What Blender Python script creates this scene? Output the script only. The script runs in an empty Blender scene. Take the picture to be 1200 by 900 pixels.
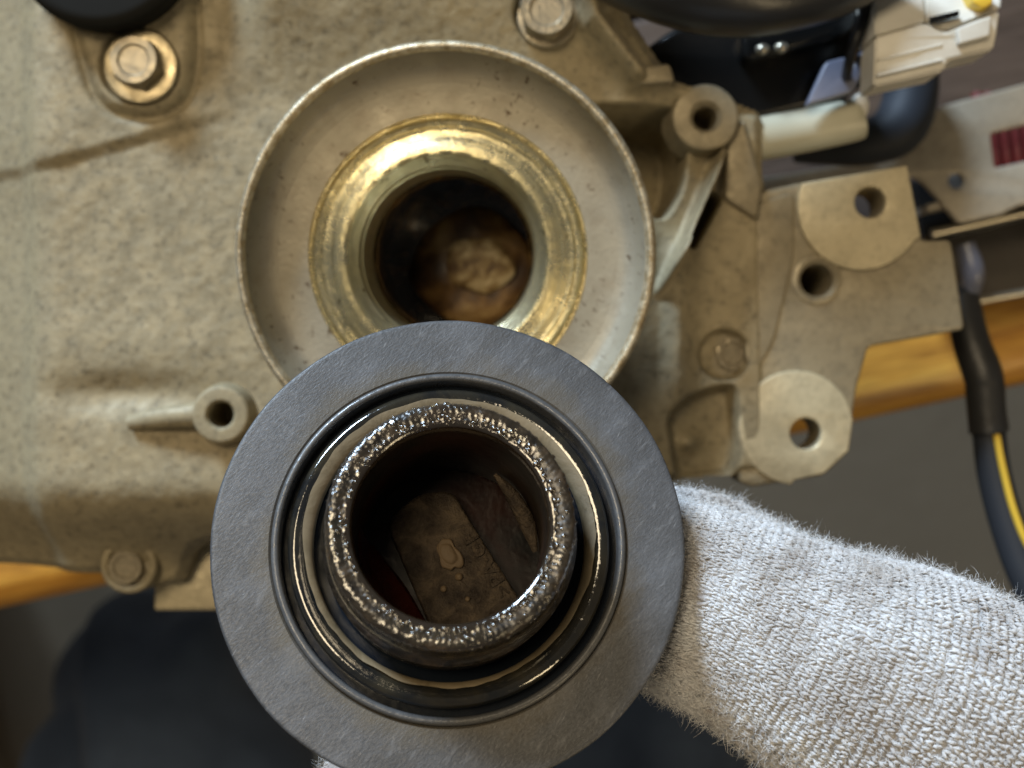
import bpy, bmesh, math, random
import numpy as np
from mathutils import Vector, Matrix
from mathutils.bvhtree import BVHTree

random.seed(4)
RNG = np.random.default_rng(7)
SC = bpy.context.scene
COL = SC.collection

# ------------------------------------------------------------------ camera
CAM_H = 0.36                # camera height above the bench top (metres)
F = 1449.0                  # focal length in photograph pixels (1200 wide)
cd = bpy.data.cameras.new('camera')
cam = bpy.data.objects.new('camera', cd)
COL.objects.link(cam)
cam.location = (0, 0, CAM_H)
cd.sensor_width = 36.0
cd.lens = 36.0 * F / 1200.0
cd.clip_start = 0.005
cd.clip_end = 20
cd.dof.use_dof = True
cd.dof.focus_distance = 0.178
cd.dof.aperture_fstop = 17.5
SC.camera = cam

# ------------------------------------------------------------------ light
w = bpy.data.worlds.new('World'); SC.world = w; w.use_nodes = True
bg = w.node_tree.nodes['Background']
bg.inputs[0].default_value = (0.86, 0.80, 0.70, 1)
bg.inputs[1].default_value = 0.10


def area(name, loc, target, size, power, color, sy=None):
    l = bpy.data.lights.new(name, 'AREA')
    l.energy = power; l.color = color; l.size = size
    if sy:
        l.shape = 'RECTANGLE'; l.size_y = sy
    o = bpy.data.objects.new(name, l); COL.objects.link(o)
    o.location = loc
    o.rotation_euler = (Vector(target) - Vector(loc)).to_track_quat('-Z', 'Y').to_euler()
    return o


area('workshop_lamp', (-0.30, 0.34, 1.15), (0, 0, 0.1), 0.36, 5.6, (1.0, 0.81, 0.54))
area('strip_lamp', (0.75, -0.60, 0.95), (0, 0, 0.1), 0.12, 3.2, (1.0, 0.78, 0.46), 0.7)
area('door_daylight', (-1.35, 2.30, 1.30), (0, 0, 0.15), 0.8, 150, (0.64, 0.81, 1.0), 0.55)

SC.view_settings.view_transform = 'Standard'
SC.view_settings.look = 'None'
SC.view_settings.exposure = 0.0
SC.view_settings.gamma = 1.0
SC.render.engine = 'CYCLES'
SC.cycles.use_denoising = True
SC.cycles.max_bounces = 8
SC.cycles.sample_clamp_indirect = 6

# ------------------------------------------------------------------ helpers


def P(px, py, d):
    """point seen at photograph pixel (px, py), d metres in front of the lens plane"""
    return Vector(((px - 600) / F * d, -(py - 450) / F * d, CAM_H - d))


def tag(o, label=None, cat=None, group=None, kind=None):
    if label: o['label'] = label
    if cat: o['category'] = cat
    if group: o['group'] = group
    if kind: o['kind'] = kind
    return o


def empty(name, loc, label, cat, group=None):
    o = bpy.data.objects.new(name, None); COL.objects.link(o)
    o.location = loc
    o.empty_display_size = 0.01
    return tag(o, label, cat, group)


def world_of(o):
    if o.parent: return world_of(o.parent) @ o.matrix_parent_inverse @ o.matrix_basis
    return o.matrix_basis.copy()


def link(name, me, mat=None, parent=None, mw=None, smooth=True, angle=35):
    """one mesh object; mesh given in world space unless mw is given"""
    o = bpy.data.objects.new(name, me); COL.objects.link(o)
    if mat is not None:
        me.materials.clear(); me.materials.append(mat)
    if smooth:
        me.polygons.foreach_set('use_smooth', [True] * len(me.polygons))
        if angle: me.set_sharp_from_angle(angle=math.radians(angle))
    if mw is not None: o.matrix_basis = mw
    if parent is not None:
        o.parent = parent
        o.matrix_parent_inverse = world_of(parent).inverted()
    return o


def mesh(verts, faces):
    me = bpy.data.meshes.new('m')
    me.from_pydata([tuple(v) for v in verts], [], [tuple(f) for f in faces])
    me.update()
    return me


def np_mesh(V, Fq):
    me = bpy.data.meshes.new('m')
    V = np.asarray(V, np.float32); Fq = np.asarray(Fq, np.int32)
    k = Fq.shape[1]
    me.vertices.add(len(V)); me.vertices.foreach_set('co', V.ravel())
    me.loops.add(Fq.size); me.loops.foreach_set('vertex_index', Fq.ravel())
    me.polygons.add(len(Fq)); me.polygons.foreach_set('loop_start', np.arange(len(Fq), dtype=np.int32) * k)
    me.update(calc_edges=True)
    return me


def lathe(prof, n=128, fn=None, close=False):
    """prof: (r, z) list in millimetres -> mesh in metres; fn(r,z,theta)->(r,z)"""
    V = []; Fs = []
    m = len(prof)
    for j in range(n):
        t = 2 * math.pi * j / n
        for (r, z) in prof:
            if fn: r, z = fn(r, z, t)
            V.append((r * math.cos(t) * 1e-3, r * math.sin(t) * 1e-3, z * 1e-3))
    mm = m if close else m - 1
    for j in range(n):
        k = (j + 1) % n
        for i in range(mm):
            i2 = (i + 1) % m
            Fs.append((j * m + i, k * m + i, k * m + i2, j * m + i2))
    me = np_mesh(V, Fs)
    bm = bmesh.new(); bm.from_mesh(me)
    bmesh.ops.remove_doubles(bm, verts=bm.verts, dist=1e-7)
    bmesh.ops.recalc_face_normals(bm, faces=bm.faces)
    bm.to_mesh(me); bm.free()
    return me


def arc(cx, cz, r, a0, a1, n=6):
    return [(cx + r * math.cos(math.radians(a0 + (a1 - a0) * i / n)),
             cz + r * math.sin(math.radians(a0 + (a1 - a0) * i / n))) for i in range(n + 1)]


def spline(pts, n):
    """Catmull-Rom through rows of pts"""
    p = np.array(pts, float)
    p = np.vstack([2 * p[0] - p[1], p, 2 * p[-1] - p[-2]])
    k = len(p) - 3
    out = []
    for s in np.linspace(0, k - 1e-9, n):
        i = int(s); t = s - i
        a, b, c, d = p[i:i + 4]
        out.append(.5 * (2 * b + (c - a) * t + (2 * a - 5 * b + 4 * c - d) * t * t + (3 * b - a - 3 * c + d) * t ** 3))
    return np.array(out)


def frames(C):
    T = np.gradient(C, axis=0); T /= np.linalg.norm(T, axis=1)[:, None]
    N = np.zeros_like(C); up = np.array([0, 0, 1.])
    n = up - T[0] * (up @ T[0]); n /= np.linalg.norm(n); N[0] = n
    for i in range(1, len(C)):
        n = N[i - 1] - T[i] * (N[i - 1] @ T[i]); N[i] = n / np.linalg.norm(n)
    return T, N, np.cross(T, N)


def tube_arrays(C, R, n=20, cap=True, flat=1.0, off=0):
    T, N, B = frames(C)
    th = np.linspace(0, 2 * np.pi, n, endpoint=False)
    V = (C[:, None, :] + R[:, None, None] * (np.cos(th)[None, :, None] * N[:, None, :] * flat + np.sin(th)[None, :, None] * B[:, None, :])).reshape(-1, 3)
    Fs = []
    m = len(C)
    for i in range(m - 1):
        for j in range(n):
            k = (j + 1) % n
            Fs.append((off + i * n + j, off + i * n + k, off + (i + 1) * n + k, off + (i + 1) * n + j))
    if cap:
        Fs.append(tuple(off + j for j in range(n))[::-1])
        Fs.append(tuple(off + (m - 1) * n + j for j in range(n)))
    return V, Fs


def tube(pts, radii, n=20, m=40, flat=1.0, cap=True):
    q = spline([tuple(p) + (r,) for p, r in zip(pts, radii)], m)
    V, Fs = tube_arrays(q[:, :3], q[:, 3], n, cap, flat)
    return mesh(V, Fs)


def extrude(outline, holes=(), z0=0.0, z1=0.01, bevel=0.0005):
    """flat plate with real holes: outline and holes are lists of (x, y) in metres"""
    cu = bpy.data.curves.new('c', 'CURVE'); cu.dimensions = '2D'; cu.fill_mode = 'BOTH'
    for poly in [outline] + list(holes):
        s = cu.splines.new('POLY'); s.points.add(len(poly) - 1)
        for p, (x, y) in zip(s.points, poly): p.co = (x, y, 0, 1)
        s.use_cyclic_u = True
    cu.extrude = max((z1 - z0) / 2 - bevel, 1e-5); cu.bevel_depth = bevel; cu.bevel_resolution = 2
    cu.offset = -bevel
    o = bpy.data.objects.new('tmp', cu); COL.objects.link(o)
    dg = bpy.context.evaluated_depsgraph_get(); dg.update()
    me = bpy.data.meshes.new_from_object(o.evaluated_get(dg))
    bpy.data.objects.remove(o); bpy.data.curves.remove(cu)
    me.transform(Matrix.Translation((0, 0, (z0 + z1) / 2)))
    bm = bmesh.new(); bm.from_mesh(me)
    bmesh.ops.remove_doubles(bm, verts=bm.verts, dist=1e-7)
    bmesh.ops.recalc_face_normals(bm, faces=bm.faces)
    bm.to_mesh(me); bm.free()
    return me


def xy(px, py, d):
    v = P(px, py, d); return (v.x, v.y)


def circ(px, py, r, d, n=40):
    return [xy(px + r * math.cos(2 * math.pi * i / n), py + r * math.sin(2 * math.pi * i / n), d) for i in range(n)]


def px_poly(pts, d):
    return [xy(a, b, d) for a, b in pts]


def rounded(pts, r, n=4):
    """round the corners of a polygon"""
    out = []
    m = len(pts)
    for i in range(m):
        p = np.array(pts[i], float); a = np.array(pts[i - 1], float); b = np.array(pts[(i + 1) % m], float)
        da = a - p; db = b - p
        k = min(r, .45 * np.linalg.norm(da), .45 * np.linalg.norm(db))
        s = p + da / np.linalg.norm(da) * k; e = p + db / np.linalg.norm(db) * k
        for j in range(n + 1):
            t = j / n
            out.append(tuple((1 - t) ** 2 * s + 2 * t * (1 - t) * p + t * t * e))
    return out


# ------------------------------------------------------------------ materials


class Mat:
    def __init__(s, name, rough=.5, metal=0., color=(.5, .5, .5), spec=.5):
        s.m = bpy.data.materials.new(name); s.m.use_nodes = True
        s.nt = s.m.node_tree; s.b = s.nt.nodes['Principled BSDF']
        s.b.inputs['Roughness'].default_value = rough
        s.b.inputs['Metallic'].default_value = metal
        s.b.inputs['Base Color'].default_value = (*color, 1)
        s.b.inputs['Specular IOR Level'].default_value = spec
        s.tc = s.nt.nodes.new('ShaderNodeTexCoord')
        s.h = None

    def n(s, t, **k):
        nd = s.nt.nodes.new(t)
        for a, v in k.items():
            if a in nd.inputs.keys(): nd.inputs[a].default_value = v
            else: setattr(nd, a, v)
        return nd

    def l(s, a, b): s.nt.links.new(a, b)

    def coord(s, scale=(1, 1, 1), rot=(0, 0, 0)):
        mp = s.n('ShaderNodeMapping', vector_type='TEXTURE'); mp.inputs['Scale'].default_value = tuple(1 / q for q in scale); mp.inputs['Rotation'].default_value = rot
        s.l(s.tc.outputs['Object'], mp.inputs['Vector']); return mp.outputs[0]

    def noise(s, scale, detail=4, rough=.55, dist=0, vec=None):
        nd = s.n('ShaderNodeTexNoise'); nd.inputs['Scale'].default_value = scale
        nd.inputs['Detail'].default_value = detail; nd.inputs['Roughness'].default_value = rough
        nd.inputs['Distortion'].default_value = dist
        s.l(vec if vec is not None else s.tc.outputs['Object'], nd.inputs['Vector']); return nd.outputs[0]

    def ramp(s, fac, stops):
        r = s.n('ShaderNodeValToRGB'); e = r.color_ramp.elements
        while len(e) > 1: e.remove(e[-1])
        e[0].position = stops[0][0]; e[0].color = (*stops[0][1], 1) if not isinstance(stops[0][1], (int, float)) else (stops[0][1],) * 3 + (1,)
        for p, c in stops[1:]:
            q = e.new(p); q.color = (*c, 1) if not isinstance(c, (int, float)) else (c, c, c, 1)
        s.l(fac, r.inputs[0]); return r.outputs[0]

    def mix(s, fac, a, b, mode='MIX'):
        m = s.n('ShaderNodeMix', data_type='RGBA', blend_type=mode)
        for sock, v in ((m.inputs[0], fac), (m.inputs[6], a), (m.inputs[7], b)):
            if hasattr(v, 'is_output'): s.l(v, sock)
            elif isinstance(v, (int, float)): sock.default_value = v
            else: sock.default_value = (*v, 1)
        return m.outputs[2]

    def color(s, c): s.l(c, s.b.inputs['Base Color']); return s

    def roughness(s, c): s.l(c, s.b.inputs['Roughness']); return s

    def bump(s, h, strength, dist):
        b = s.n('ShaderNodeBump'); b.inputs['Strength'].default_value = strength; b.inputs['Distance'].default_value = dist
        s.l(h, b.inputs['Height'])
        if s.h is not None: s.l(s.h, b.inputs['Normal'])
        s.h = b.outputs[0]; s.l(s.h, s.b.inputs['Normal']); return s

    def coat(s, v, r=.05): s.b.inputs['Coat Weight'].default_value = v; s.b.inputs['Coat Roughness'].default_value = r; return s


def m_cast(name, c0, c1, speck=.35, metal=.35, rough=.5, scale=1.):
    a = Mat(name, rough, metal)
    big = a.noise(22 * scale, 3, .6)
    mid = a.noise(230 * scale, 5, .6, .3)
    base = a.mix(a.ramp(big, [(.35, 0), (.68, 1)]), c0, c1)
    dirt = a.ramp(mid, [(.36, .80), (.58, 1.0)])
    base = a.mix(1.0, base, dirt, 'MULTIPLY')
    fine = a.noise(620 * scale, 3, .6)
    base = a.mix(speck, base, a.ramp(fine, [(.32, .30), (.47, 1.0)]), 'MULTIPLY')
    a.color(base)
    a.roughness(a.ramp(mid, [(.3, rough + .15), (.7, rough - .1)]))
    a.bump(a.noise(900, 3), .35, .0003); a.bump(mid, .35, .0003)
    return a.m


M_CAST = m_cast('cast_aluminium_stained', (.300, .248, .150), (.350, .293, .183), .5, .15, .6)
M_CAST2 = m_cast('cast_aluminium_bracket', (.29, .245, .162), (.36, .31, .212), .3)
M_PAD = m_cast('machined_aluminium', (.53, .455, .295), (.59, .51, .34), .2, .25, .42)
M_STEELB = m_cast('stamped_steel_dull', (.40, .35, .27), (.50, .45, .36), .15, .4, .45)
M_BOLT = m_cast('bolt_steel_oily', (.26, .22, .15), (.34, .29, .20), .25, .5, .36)
M_WASH = m_cast('washer_zinc', (.34, .285, .175), (.42, .35, .22), .2, .6, .35)

# dished plate of the filler neck
a = Mat('neck_plate_metal', .45, .4)
c = a.mix(a.ramp(a.noise(45, 3, .6), [(.35, 0), (.65, 1)]), (.30, .272, .208), (.375, .342, .265))
c = a.mix(a.ramp(a.noise(210, 4, .7), [(.3, .75), (.5, 1)]), (.16, .11, .06), c)
spk = a.ramp(a.noise(720, 5, .62, .4), [(.60, 0), (.66, 1)])
spk = a.mix(1.0, spk, a.ramp(a.noise(60, 4, .7), [(.40, 0), (.55, 1)]), 'MULTIPLY')
c = a.mix(spk, c, (.095, .062, .034))
a.color(c)
a.roughness(a.ramp(a.noise(140, 4), [(.3, .60), (.7, .42)]))
ln = a.n('ShaderNodeVectorMath', operation='LENGTH'); a.l(a.tc.outputs['Object'], ln.inputs[0])
cr = a.n('ShaderNodeCombineXYZ'); a.l(ln.outputs['Value'], cr.inputs[0])
a.bump(a.noise(1200, 3), .25, .0002).bump(a.noise(260, 3), .2, .0003).bump(a.noise(1100, 3, .7, 0, cr.outputs[0]), .18, .0003)
M_NECK = a.m

a = Mat('neck_rim_metal', .42, .6)
a.color(a.mix(a.ramp(a.noise(500, 4, .7), [(.35, 0), (.62, 1)]), (.30, .225, .12), (.56, .50, .37)))
a.bump(a.noise(1800, 3), .5, .0003)
M_RIM = a.m


def m_brass(name, c0, c1, rough):
    a = Mat(name, rough, .9)
    sep = a.n('ShaderNodeSeparateXYZ'); a.l(a.tc.outputs['Object'], sep.inputs[0])
    ln = a.n('ShaderNodeVectorMath', operation='LENGTH')
    cx = a.n('ShaderNodeCombineXYZ'); a.l(sep.outputs[0], cx.inputs[0]); a.l(sep.outputs[1], cx.inputs[1])
    a.l(cx.outputs[0], ln.inputs[0])
    cr = a.n('ShaderNodeCombineXYZ'); a.l(ln.outputs['Value'], cr.inputs[0]); a.l(sep.outputs[2], cr.inputs[1])
    at = a.n('ShaderNodeMath', operation='ARCTAN2'); a.l(sep.outputs[0], at.inputs[0]); a.l(sep.outputs[1], at.inputs[1])
    am = a.n('ShaderNodeMath', operation='MULTIPLY'); a.l(at.outputs[0], am.inputs[0]); am.inputs[1].default_value = .0016
    a.l(am.outputs[0], cr.inputs[2])
    turn = a.noise(1500, 4, .7, vec=cr.outputs[0])
    chat = a.noise(240, 4, .7)
    c = a.mix(a.ramp(chat, [(.35, 0), (.65, 1)]), c0, c1)
    c = a.mix(.5, c, a.ramp(turn, [(.35, .45), (.55, 1)]), 'MULTIPLY')
    v = a.n('ShaderNodeTexVoronoi'); v.inputs['Scale'].default_value = 420; a.l(a.tc.outputs['Object'], v.inputs['Vector'])
    spk = a.ramp(a.noise(600, 4, .6, .5), [(.66, 0), (.70, 1)])
    a.color(a.mix(spk, c, (.10, .06, .02)))
    a.roughness(a.ramp(chat, [(.3, rough + .12), (.7, rough - .08)]))
    a.bump(turn, .5, .0003); a.bump(a.noise(900, 4, .7, .6), .2, .0003)
    return a.m


M_BRASS = m_brass('yellow_zinc_ring', (.64, .55, .30), (.78, .70, .44), .26)
M_BRASS2 = m_brass('yellow_zinc_bore', (.58, .51, .31), (.72, .65, .44), .34)

a = Mat('oily_bore', .25, .1)
nz = a.noise(150, 5, .75, .8)
a.color(a.ramp(nz, [(.40, (.022, .016, .008)), (.52, (.035, .020, .007)), (.60, (.16, .075, .018)), (.72, (.34, .20, .06))]))
a.coat(.7, .08).bump(nz, .6, .001)
M_BORE = a.m

a = Mat('oil_varnish_gold', .5, 0)
nz = a.noise(95, 3, .55, .5)
a.color(a.ramp(nz, [(.36, (.035, .016, .006)), (.46, (.08, .04, .014)), (.57, (.20, .11, .035)), (.68, (.38, .25, .10))]))
a.coat(.12, .3).bump(a.noise(160, 4), .5, .0015)
M_GOLD = a.m

a = Mat('tan_sludge', .55, 0)
a.color(a.ramp(a.noise(240, 4, .6, .5), [(.36, (.12, .065, .025)), (.50, (.34, .235, .10)), (.64, (.62, .50, .29))])); a.bump(a.noise(300, 3), .4, .0008)
M_TAN = a.m

# filler cap
a = Mat('gasket_rubber_grey', .5, 0, spec=.55)
st = a.noise(260, 4, .7, .6, a.coord((1, 3.2, 1), (0, 0, .9)))
fine = a.noise(1500, 3, .7, .3, a.coord((1, 2.2, 1), (0, 0, .7)))
patch = a.noise(50, 4, .65)
c = a.mix(a.ramp(patch, [(.36, 0), (.66, 1)]), (.046, .047, .050), (.080, .083, .090))
c = a.mix(1.0, c, a.ramp(fine, [(.34, .70), (.66, 1.2)]), 'MULTIPLY')
c = a.mix(a.ramp(st, [(.56, 0), (.76, .25)]), c, (.34, .35, .37))
scr = a.noise(420, 2, .5, 0, a.coord((1, 9, 1), (0, 0, 1.05)))
c = a.mix(a.ramp(scr, [(.68, 0), (.78, .35)]), c, (.40, .41, .43))
ln = a.n('ShaderNodeVectorMath', operation='LENGTH'); a.l(a.tc.outputs['Object'], ln.inputs[0])
sm = a.n('ShaderNodeMath', operation='ADD'); a.l(ln.outputs['Value'], sm.inputs[0])
wv = a.n('ShaderNodeMath', operation='MULTIPLY'); a.l(a.noise(70, 4, .65), wv.inputs[0]); wv.inputs[1].default_value = .012; a.l(wv.outputs[0], sm.inputs[1])
mr = a.n('ShaderNodeMapRange'); a.l(sm.outputs[0], mr.inputs[0]); mr.inputs[1].default_value = .0306; mr.inputs[2].default_value = .0335; mr.inputs[3].default_value = .75; mr.inputs[4].default_value = 0
c = a.mix(mr.outputs[0], c, (.075, .062, .042))
smr = a.noise(75, 4, .6, .8, a.coord((1, 3, 1), (0, 0, .8)))
c = a.mix(a.ramp(smr, [(.50, 0), (.75, .35)]), c, (.150, .160, .182))
c = a.mix(a.ramp(smr, [(.26, .6), (.40, 0)]), c, (.045, .043, .040))
a.color(c)
a.roughness(a.ramp(fine, [(.3, .60), (.7, .36)]))
a.bump(fine, .35, .0002).bump(st, .15, .0003)
M_GASKET = a.m

a = Mat('seal_lip_rubber', .30, 0, (.075, .076, .078), .7)
a.roughness(a.ramp(a.noise(700, 4, .7), [(.35, .5), (.65, .22)]))
a.bump(a.noise(900, 3), .3, .0003)
M_LIP = a.m

a = Mat('wet_black_rubber', .10, 0, (.018, .018, .017), .7)
nz = a.noise(140, 4, .6, .4)
a.color(a.ramp(nz, [(.4, (.008, .009, .010)), (.66, (.030, .026, .017))]))
a.coat(.9, .04).bump(a.noise(180, 4, .7), .25, .0006)
M_ORING = a.m

a = Mat('olive_sludge', .55, 0, (.22, .17, .095), .5)
nz = a.noise(130, 5, .7, .6)
a.color(a.ramp(nz, [(.30, (.085, .065, .035)), (.48, (.165, .128, .075)), (.7, (.22, .172, .105))]))
a.bump(nz, .4, .0006)
M_SLUDGE = a.m

a = Mat('cap_groove_plastic', .18, 0, (.007, .010, .015), .16)
a.bump(a.noise(150, 3), .2, .0005)
M_GROOVE = a.m

a = Mat('cap_tube_oily_plastic', .16, 0, (.05, .035, .02), .6)
nz = a.noise(260, 4, .7, .4)
a.color(a.ramp(nz, [(.38, (.010, .008, .006)), (.55, (.032, .023, .014)), (.72, (.085, .06, .038))]))
gl = a.noise(110, 3, .6)
a.roughness(a.ramp(gl, [(.35, .42), (.6, .12)]))
a.l(a.ramp(gl, [(.43, .05), (.56, 1.0)]), a.b.inputs['Coat Weight'])
a.b.inputs['Coat Roughness'].default_value = .06
a.bump(a.noise(560, 3, .55), .5, .0008)
a.b.inputs['Coat IOR'].default_value = 1.7
M_TUBE = a.m
a = Mat('cap_tube_wet_edge', .10, 0, (.02, .014, .009), .8)
a.coat(1., .05).bump(a.noise(700, 3, .6), .45, .0004); a.b.inputs['Coat IOR'].default_value = 1.7
M_EDGE = a.m

a = Mat('oil_droplets', .06, 0, (.03, .02, .011), .9)
a.coat(1., .03); a.b.inputs['Coat IOR'].default_value = 1.7
M_DROP = a.m

a = Mat('cap_well_oily_black', .3, 0, (.012, .009, .007), .2)
nz = a.noise(90, 3, .6)
a.color(a.ramp(nz, [(.42, (.004, .0035, .0035)), (.7, (.022, .006, .003))]))
a.bump(a.noise(200, 3), .3, .0006)
M_WELL = a.m

a = Mat('moulded_plate_brown', .5, 0, (.15, .12, .08), .2)
nz = a.noise(260, 6, .72, .25)
a.color(a.ramp(nz, [(.34, (.026, .019, .014)), (.5, (.066, .050, .035)), (.66, (.13, .097, .063))]))
a.bump(nz, .9, .0016)
M_PLATE = a.m
a = Mat('gate_mark_tan', .7, 0, (.13, .088, .046), .5); a.bump(a.noise(400, 3), .6, .0006); M_GATE = a.m
a = Mat('cap_knob_black', .5, 0, (.03, .03, .032), .5); M_KNOB = a.m
a = Mat('dark_red_oil', .12, 0, (.10, .018, .009), .6); a.coat(1., .05).bump(a.noise(350, 3), .5, .0006); M_REDOIL = a.m

# the rest
M_BLACKP = Mat('black_plastic_gloss', .25, 0, (.007, .007, .007), .3).m
a = Mat('black_hose_rubber', .33, 0, (.016, .017, .020), .5); a.bump(a.noise(300, 3), .2, .0004); M_HOSE = a.m
M_RUBB = Mat('matt_black_rubber', .85, 0, (.012, .012, .011), .15).m
a = Mat('white_plastic_aged', .6, 0)
a.color(a.ramp(a.noise(60, 4, .6), [(.35, (.56, .53, .46)), (.65, (.72, .69, .61))])); M_WHITE = a.m
a = Mat('cream_plastic', .35, 0)
a.color(a.ramp(a.noise(70, 3), [(.35, (.42, .40, .30)), (.65, (.50, .48, .37))])); M_CREAM = a.m
M_YEL = Mat('yellow_plastic', .4, 0, (.72, .48, .05)).m
M_TAG = Mat('blue_grey_plastic', .3, 0, (.13, .14, .19)).m
M_RED = Mat('dark_red_wire', .35, 0, (.13, .018, .016)).m
M_DARKBOX = m_cast('dark_painted_metal', (.05, .042, .034), (.075, .064, .052), .1, .1, .4)
M_RAIL = Mat('bright_rail_metal', .3, .8, (.42, .38, .30)).m
a = Mat('electrical_tape', .45, 0, (.020, .020, .020), .5); a.bump(a.noise(200, 3), .3, .0008); M_TAPE = a.m
M_SLEEVE = Mat('harness_sleeve', .6, 0, (.024, .028, .036), .3).m


def m_wood(name, c0, c1, c2, rough):
    a = Mat(name, rough, 0)
    g = a.noise(30, 6, .65, .6, a.coord((.9, 9, 9), (0, 0, .22)))
    f = a.noise(190, 3, .6, 0, a.coord((.5, 8, 8), (0, 0, .22)))
    c = a.ramp(g, [(.3, c0), (.5, c1), (.7, c2)])
    c = a.mix(.5, c, a.ramp(f, [(.3, .55), (.6, 1)]), 'MULTIPLY')
    a.color(c).bump(g, .3, .001)
    return a.m


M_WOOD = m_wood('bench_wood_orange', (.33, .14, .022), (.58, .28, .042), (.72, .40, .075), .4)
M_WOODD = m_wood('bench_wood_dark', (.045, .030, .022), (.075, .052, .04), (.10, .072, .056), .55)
a = Mat('concrete_floor', .75, 0)
c = a.mix(a.noise(6, 5, .7), (.095, .070, .042), (.145, .110, .070))
a.color(c).bump(a.noise(60, 4), .3, .003); M_FLOOR = a.m
a = Mat('navy_cotton', .85, 0)
a.color(a.ramp(a.noise(25, 4), [(.3, (.030, .048, .088)), (.7, (.062, .092, .155))]))
a.b.inputs['Sheen Weight'].default_value = .06
a.bump(a.noise(900, 2), .3, .001); M_NAVY = a.m
a = Mat('boot_leather', .5, 0, (.02, .018, .016)); M_BOOT = a.m

a = Mat('glove_yarn', .85, 0, spec=.25)
st = a.noise(70, 4, .65, .3)
f = a.noise(700, 3, .7)
c = a.mix(a.ramp(st, [(.33, 0), (.60, 1)]), (.40, .365, .34), (.72, .73, .75))
c = a.mix(.6, c, a.ramp(f, [(.3, .62), (.6, 1.0)]), 'MULTIPLY')
c = a.mix(a.ramp(a.noise(130, 4, .6, .3), [(.57, 0), (.70, .65)]), c, (.24, .20, .18))
a.color(c)
a.b.inputs['Sheen Weight'].default_value = .35
a.b.inputs['Sheen Roughness'].default_value = .5
a.bump(a.noise(2600, 3, .7, 0, a.coord((1, 1, 1))), .8, .0003)
M_YARN = a.m
a = Mat('glove_knit_ground', .95, 0, spec=.1)
a.color(a.mix(a.ramp(a.noise(70, 4, .65, .3), [(.33, 0), (.60, 1)]), (.32, .29, .27), (.54, .54, .55)))
a.bump(a.noise(900, 3, .7), .9, .0012).bump(a.noise(260, 2), .4, .001)
M_GROUND = a.m
M_FUZZ = Mat('glove_fuzz', .9, 0, (.70, .70, .70), .2).m

# ================================================================== SETTING
# floor
fl = mesh([(-3, -3, -.78), (3, -3, -.78), (3, 3, -.78), (-3, 3, -.78)], [(0, 1, 2, 3)])
tag(link('floor', fl, M_FLOOR, smooth=False), kind='structure', label='dull grey brown workshop floor')

# wooden bench: planks run along the front edge, which crosses the picture at a slant
bd = .36
e0 = P(0, 716, bd); e1 = P(1000, 497, bd)
ax = (e1 - e0).normalized(); ay = Vector((-ax.y, ax.x, 0))
bench = empty('workbench', (0.0, 0.25, -.78), 'wooden workbench with a rounded orange front plank under the engine', 'workbench')


def plank(y0, y1, z0, z1, rad, mat, name='plank'):
    n = 8
    sec = []
    for (cy, cz, a0) in ((y0 + rad, z0 + rad, 180), (y1 - rad, z0 + rad, 270), (y1 - rad, z1 - rad, 0), (y0 + rad, z1 - rad, 90)):
        for i in range(n + 1):
            t = math.radians(a0 + 90 * i / n)
            sec.append((cy + rad * math.cos(t), cz + rad * math.sin(t)))
    V = []; L0, L1 = -.75, .75
    for L in (L0, L1):
        for (yy, zz) in sec:
            q = e0 + ax * (L + .2) + ay * yy; V.append((q.x, q.y, zz))
    m = len(sec)
    Fs = [(i, (i + 1) % m, m + (i + 1) % m, m + i) for i in range(m)] + [tuple(range(m))[::-1], tuple(range(m, 2 * m))]
    return link(name, mesh(V, Fs), mat, bench)


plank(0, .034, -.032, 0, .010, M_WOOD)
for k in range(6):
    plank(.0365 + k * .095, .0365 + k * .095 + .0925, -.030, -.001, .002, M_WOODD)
for (L, yy) in ((-.6, .08), (.55, .08), (-.6, .55), (.55, .55)):
    q = e0 + ax * (L + .2) + ay * yy
    bm = bmesh.new(); bmesh.ops.create_cube(bm, size=1)
    bmesh.ops.scale(bm, verts=bm.verts, vec=(.07, .07, .746)); bmesh.ops.translate(bm, verts=bm.verts, vec=(q.x, q.y, -.405))
    bmesh.ops.bevel(bm, geom=bm.edges[:], offset=.004, segments=2, affect='EDGES')
    me = bpy.data.meshes.new('m'); bm.to_mesh(me); bm.free(); link('leg', me, M_WOODD, bench)

# ================================================================== ENGINE
DC = .250                   # lens to the cover's plateau
S = DC / F
engine = empty('engine', (P(560, 300, DC).x, P(560, 300, DC).y, 0), 'oil-stained beige cast aluminium engine with an open round oil filler neck', 'engine')


def poly_sdf(X, Y, poly):
    d = np.full(X.shape, 1e9); inside = np.zeros(X.shape, bool)
    n = len(poly)
    for i in range(n):
        ax_, ay_ = poly[i]; bx_, by_ = poly[(i + 1) % n]
        ex, ey = bx_ - ax_, by_ - ay_
        t = np.clip(((X - ax_) * ex + (Y - ay_) * ey) / (ex * ex + ey * ey), 0, 1)
        d = np.minimum(d, np.hypot(X - ax_ - t * ex, Y - ay_ - t * ey))
        cnd = ((ay_ > Y) != (by_ > Y)) & (X < (bx_ - ax_) * (Y - ay_) / (by_ - ay_ + 1e-12) + ax_)
        inside ^= cnd
    return np.where(inside, -d, d)


def line_d(X, Y, pts):
    d = np.full(X.shape, 1e9)
    for (a0, b0), (a1, b1) in zip(pts[:-1], pts[1:]):
        ex, ey = a1 - a0, b1 - b0
        t = np.clip(((X - a0) * ex + (Y - b0) * ey) / (ex * ex + ey * ey), 0, 1)
        d = np.minimum(d, np.hypot(X - a0 - t * ex, Y - b0 - t * ey))
    return d


def ss(x, a, b):
    t = np.clip((x - a) / (b - a), 0, 1); return t * t * (3 - 2 * t)


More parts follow.
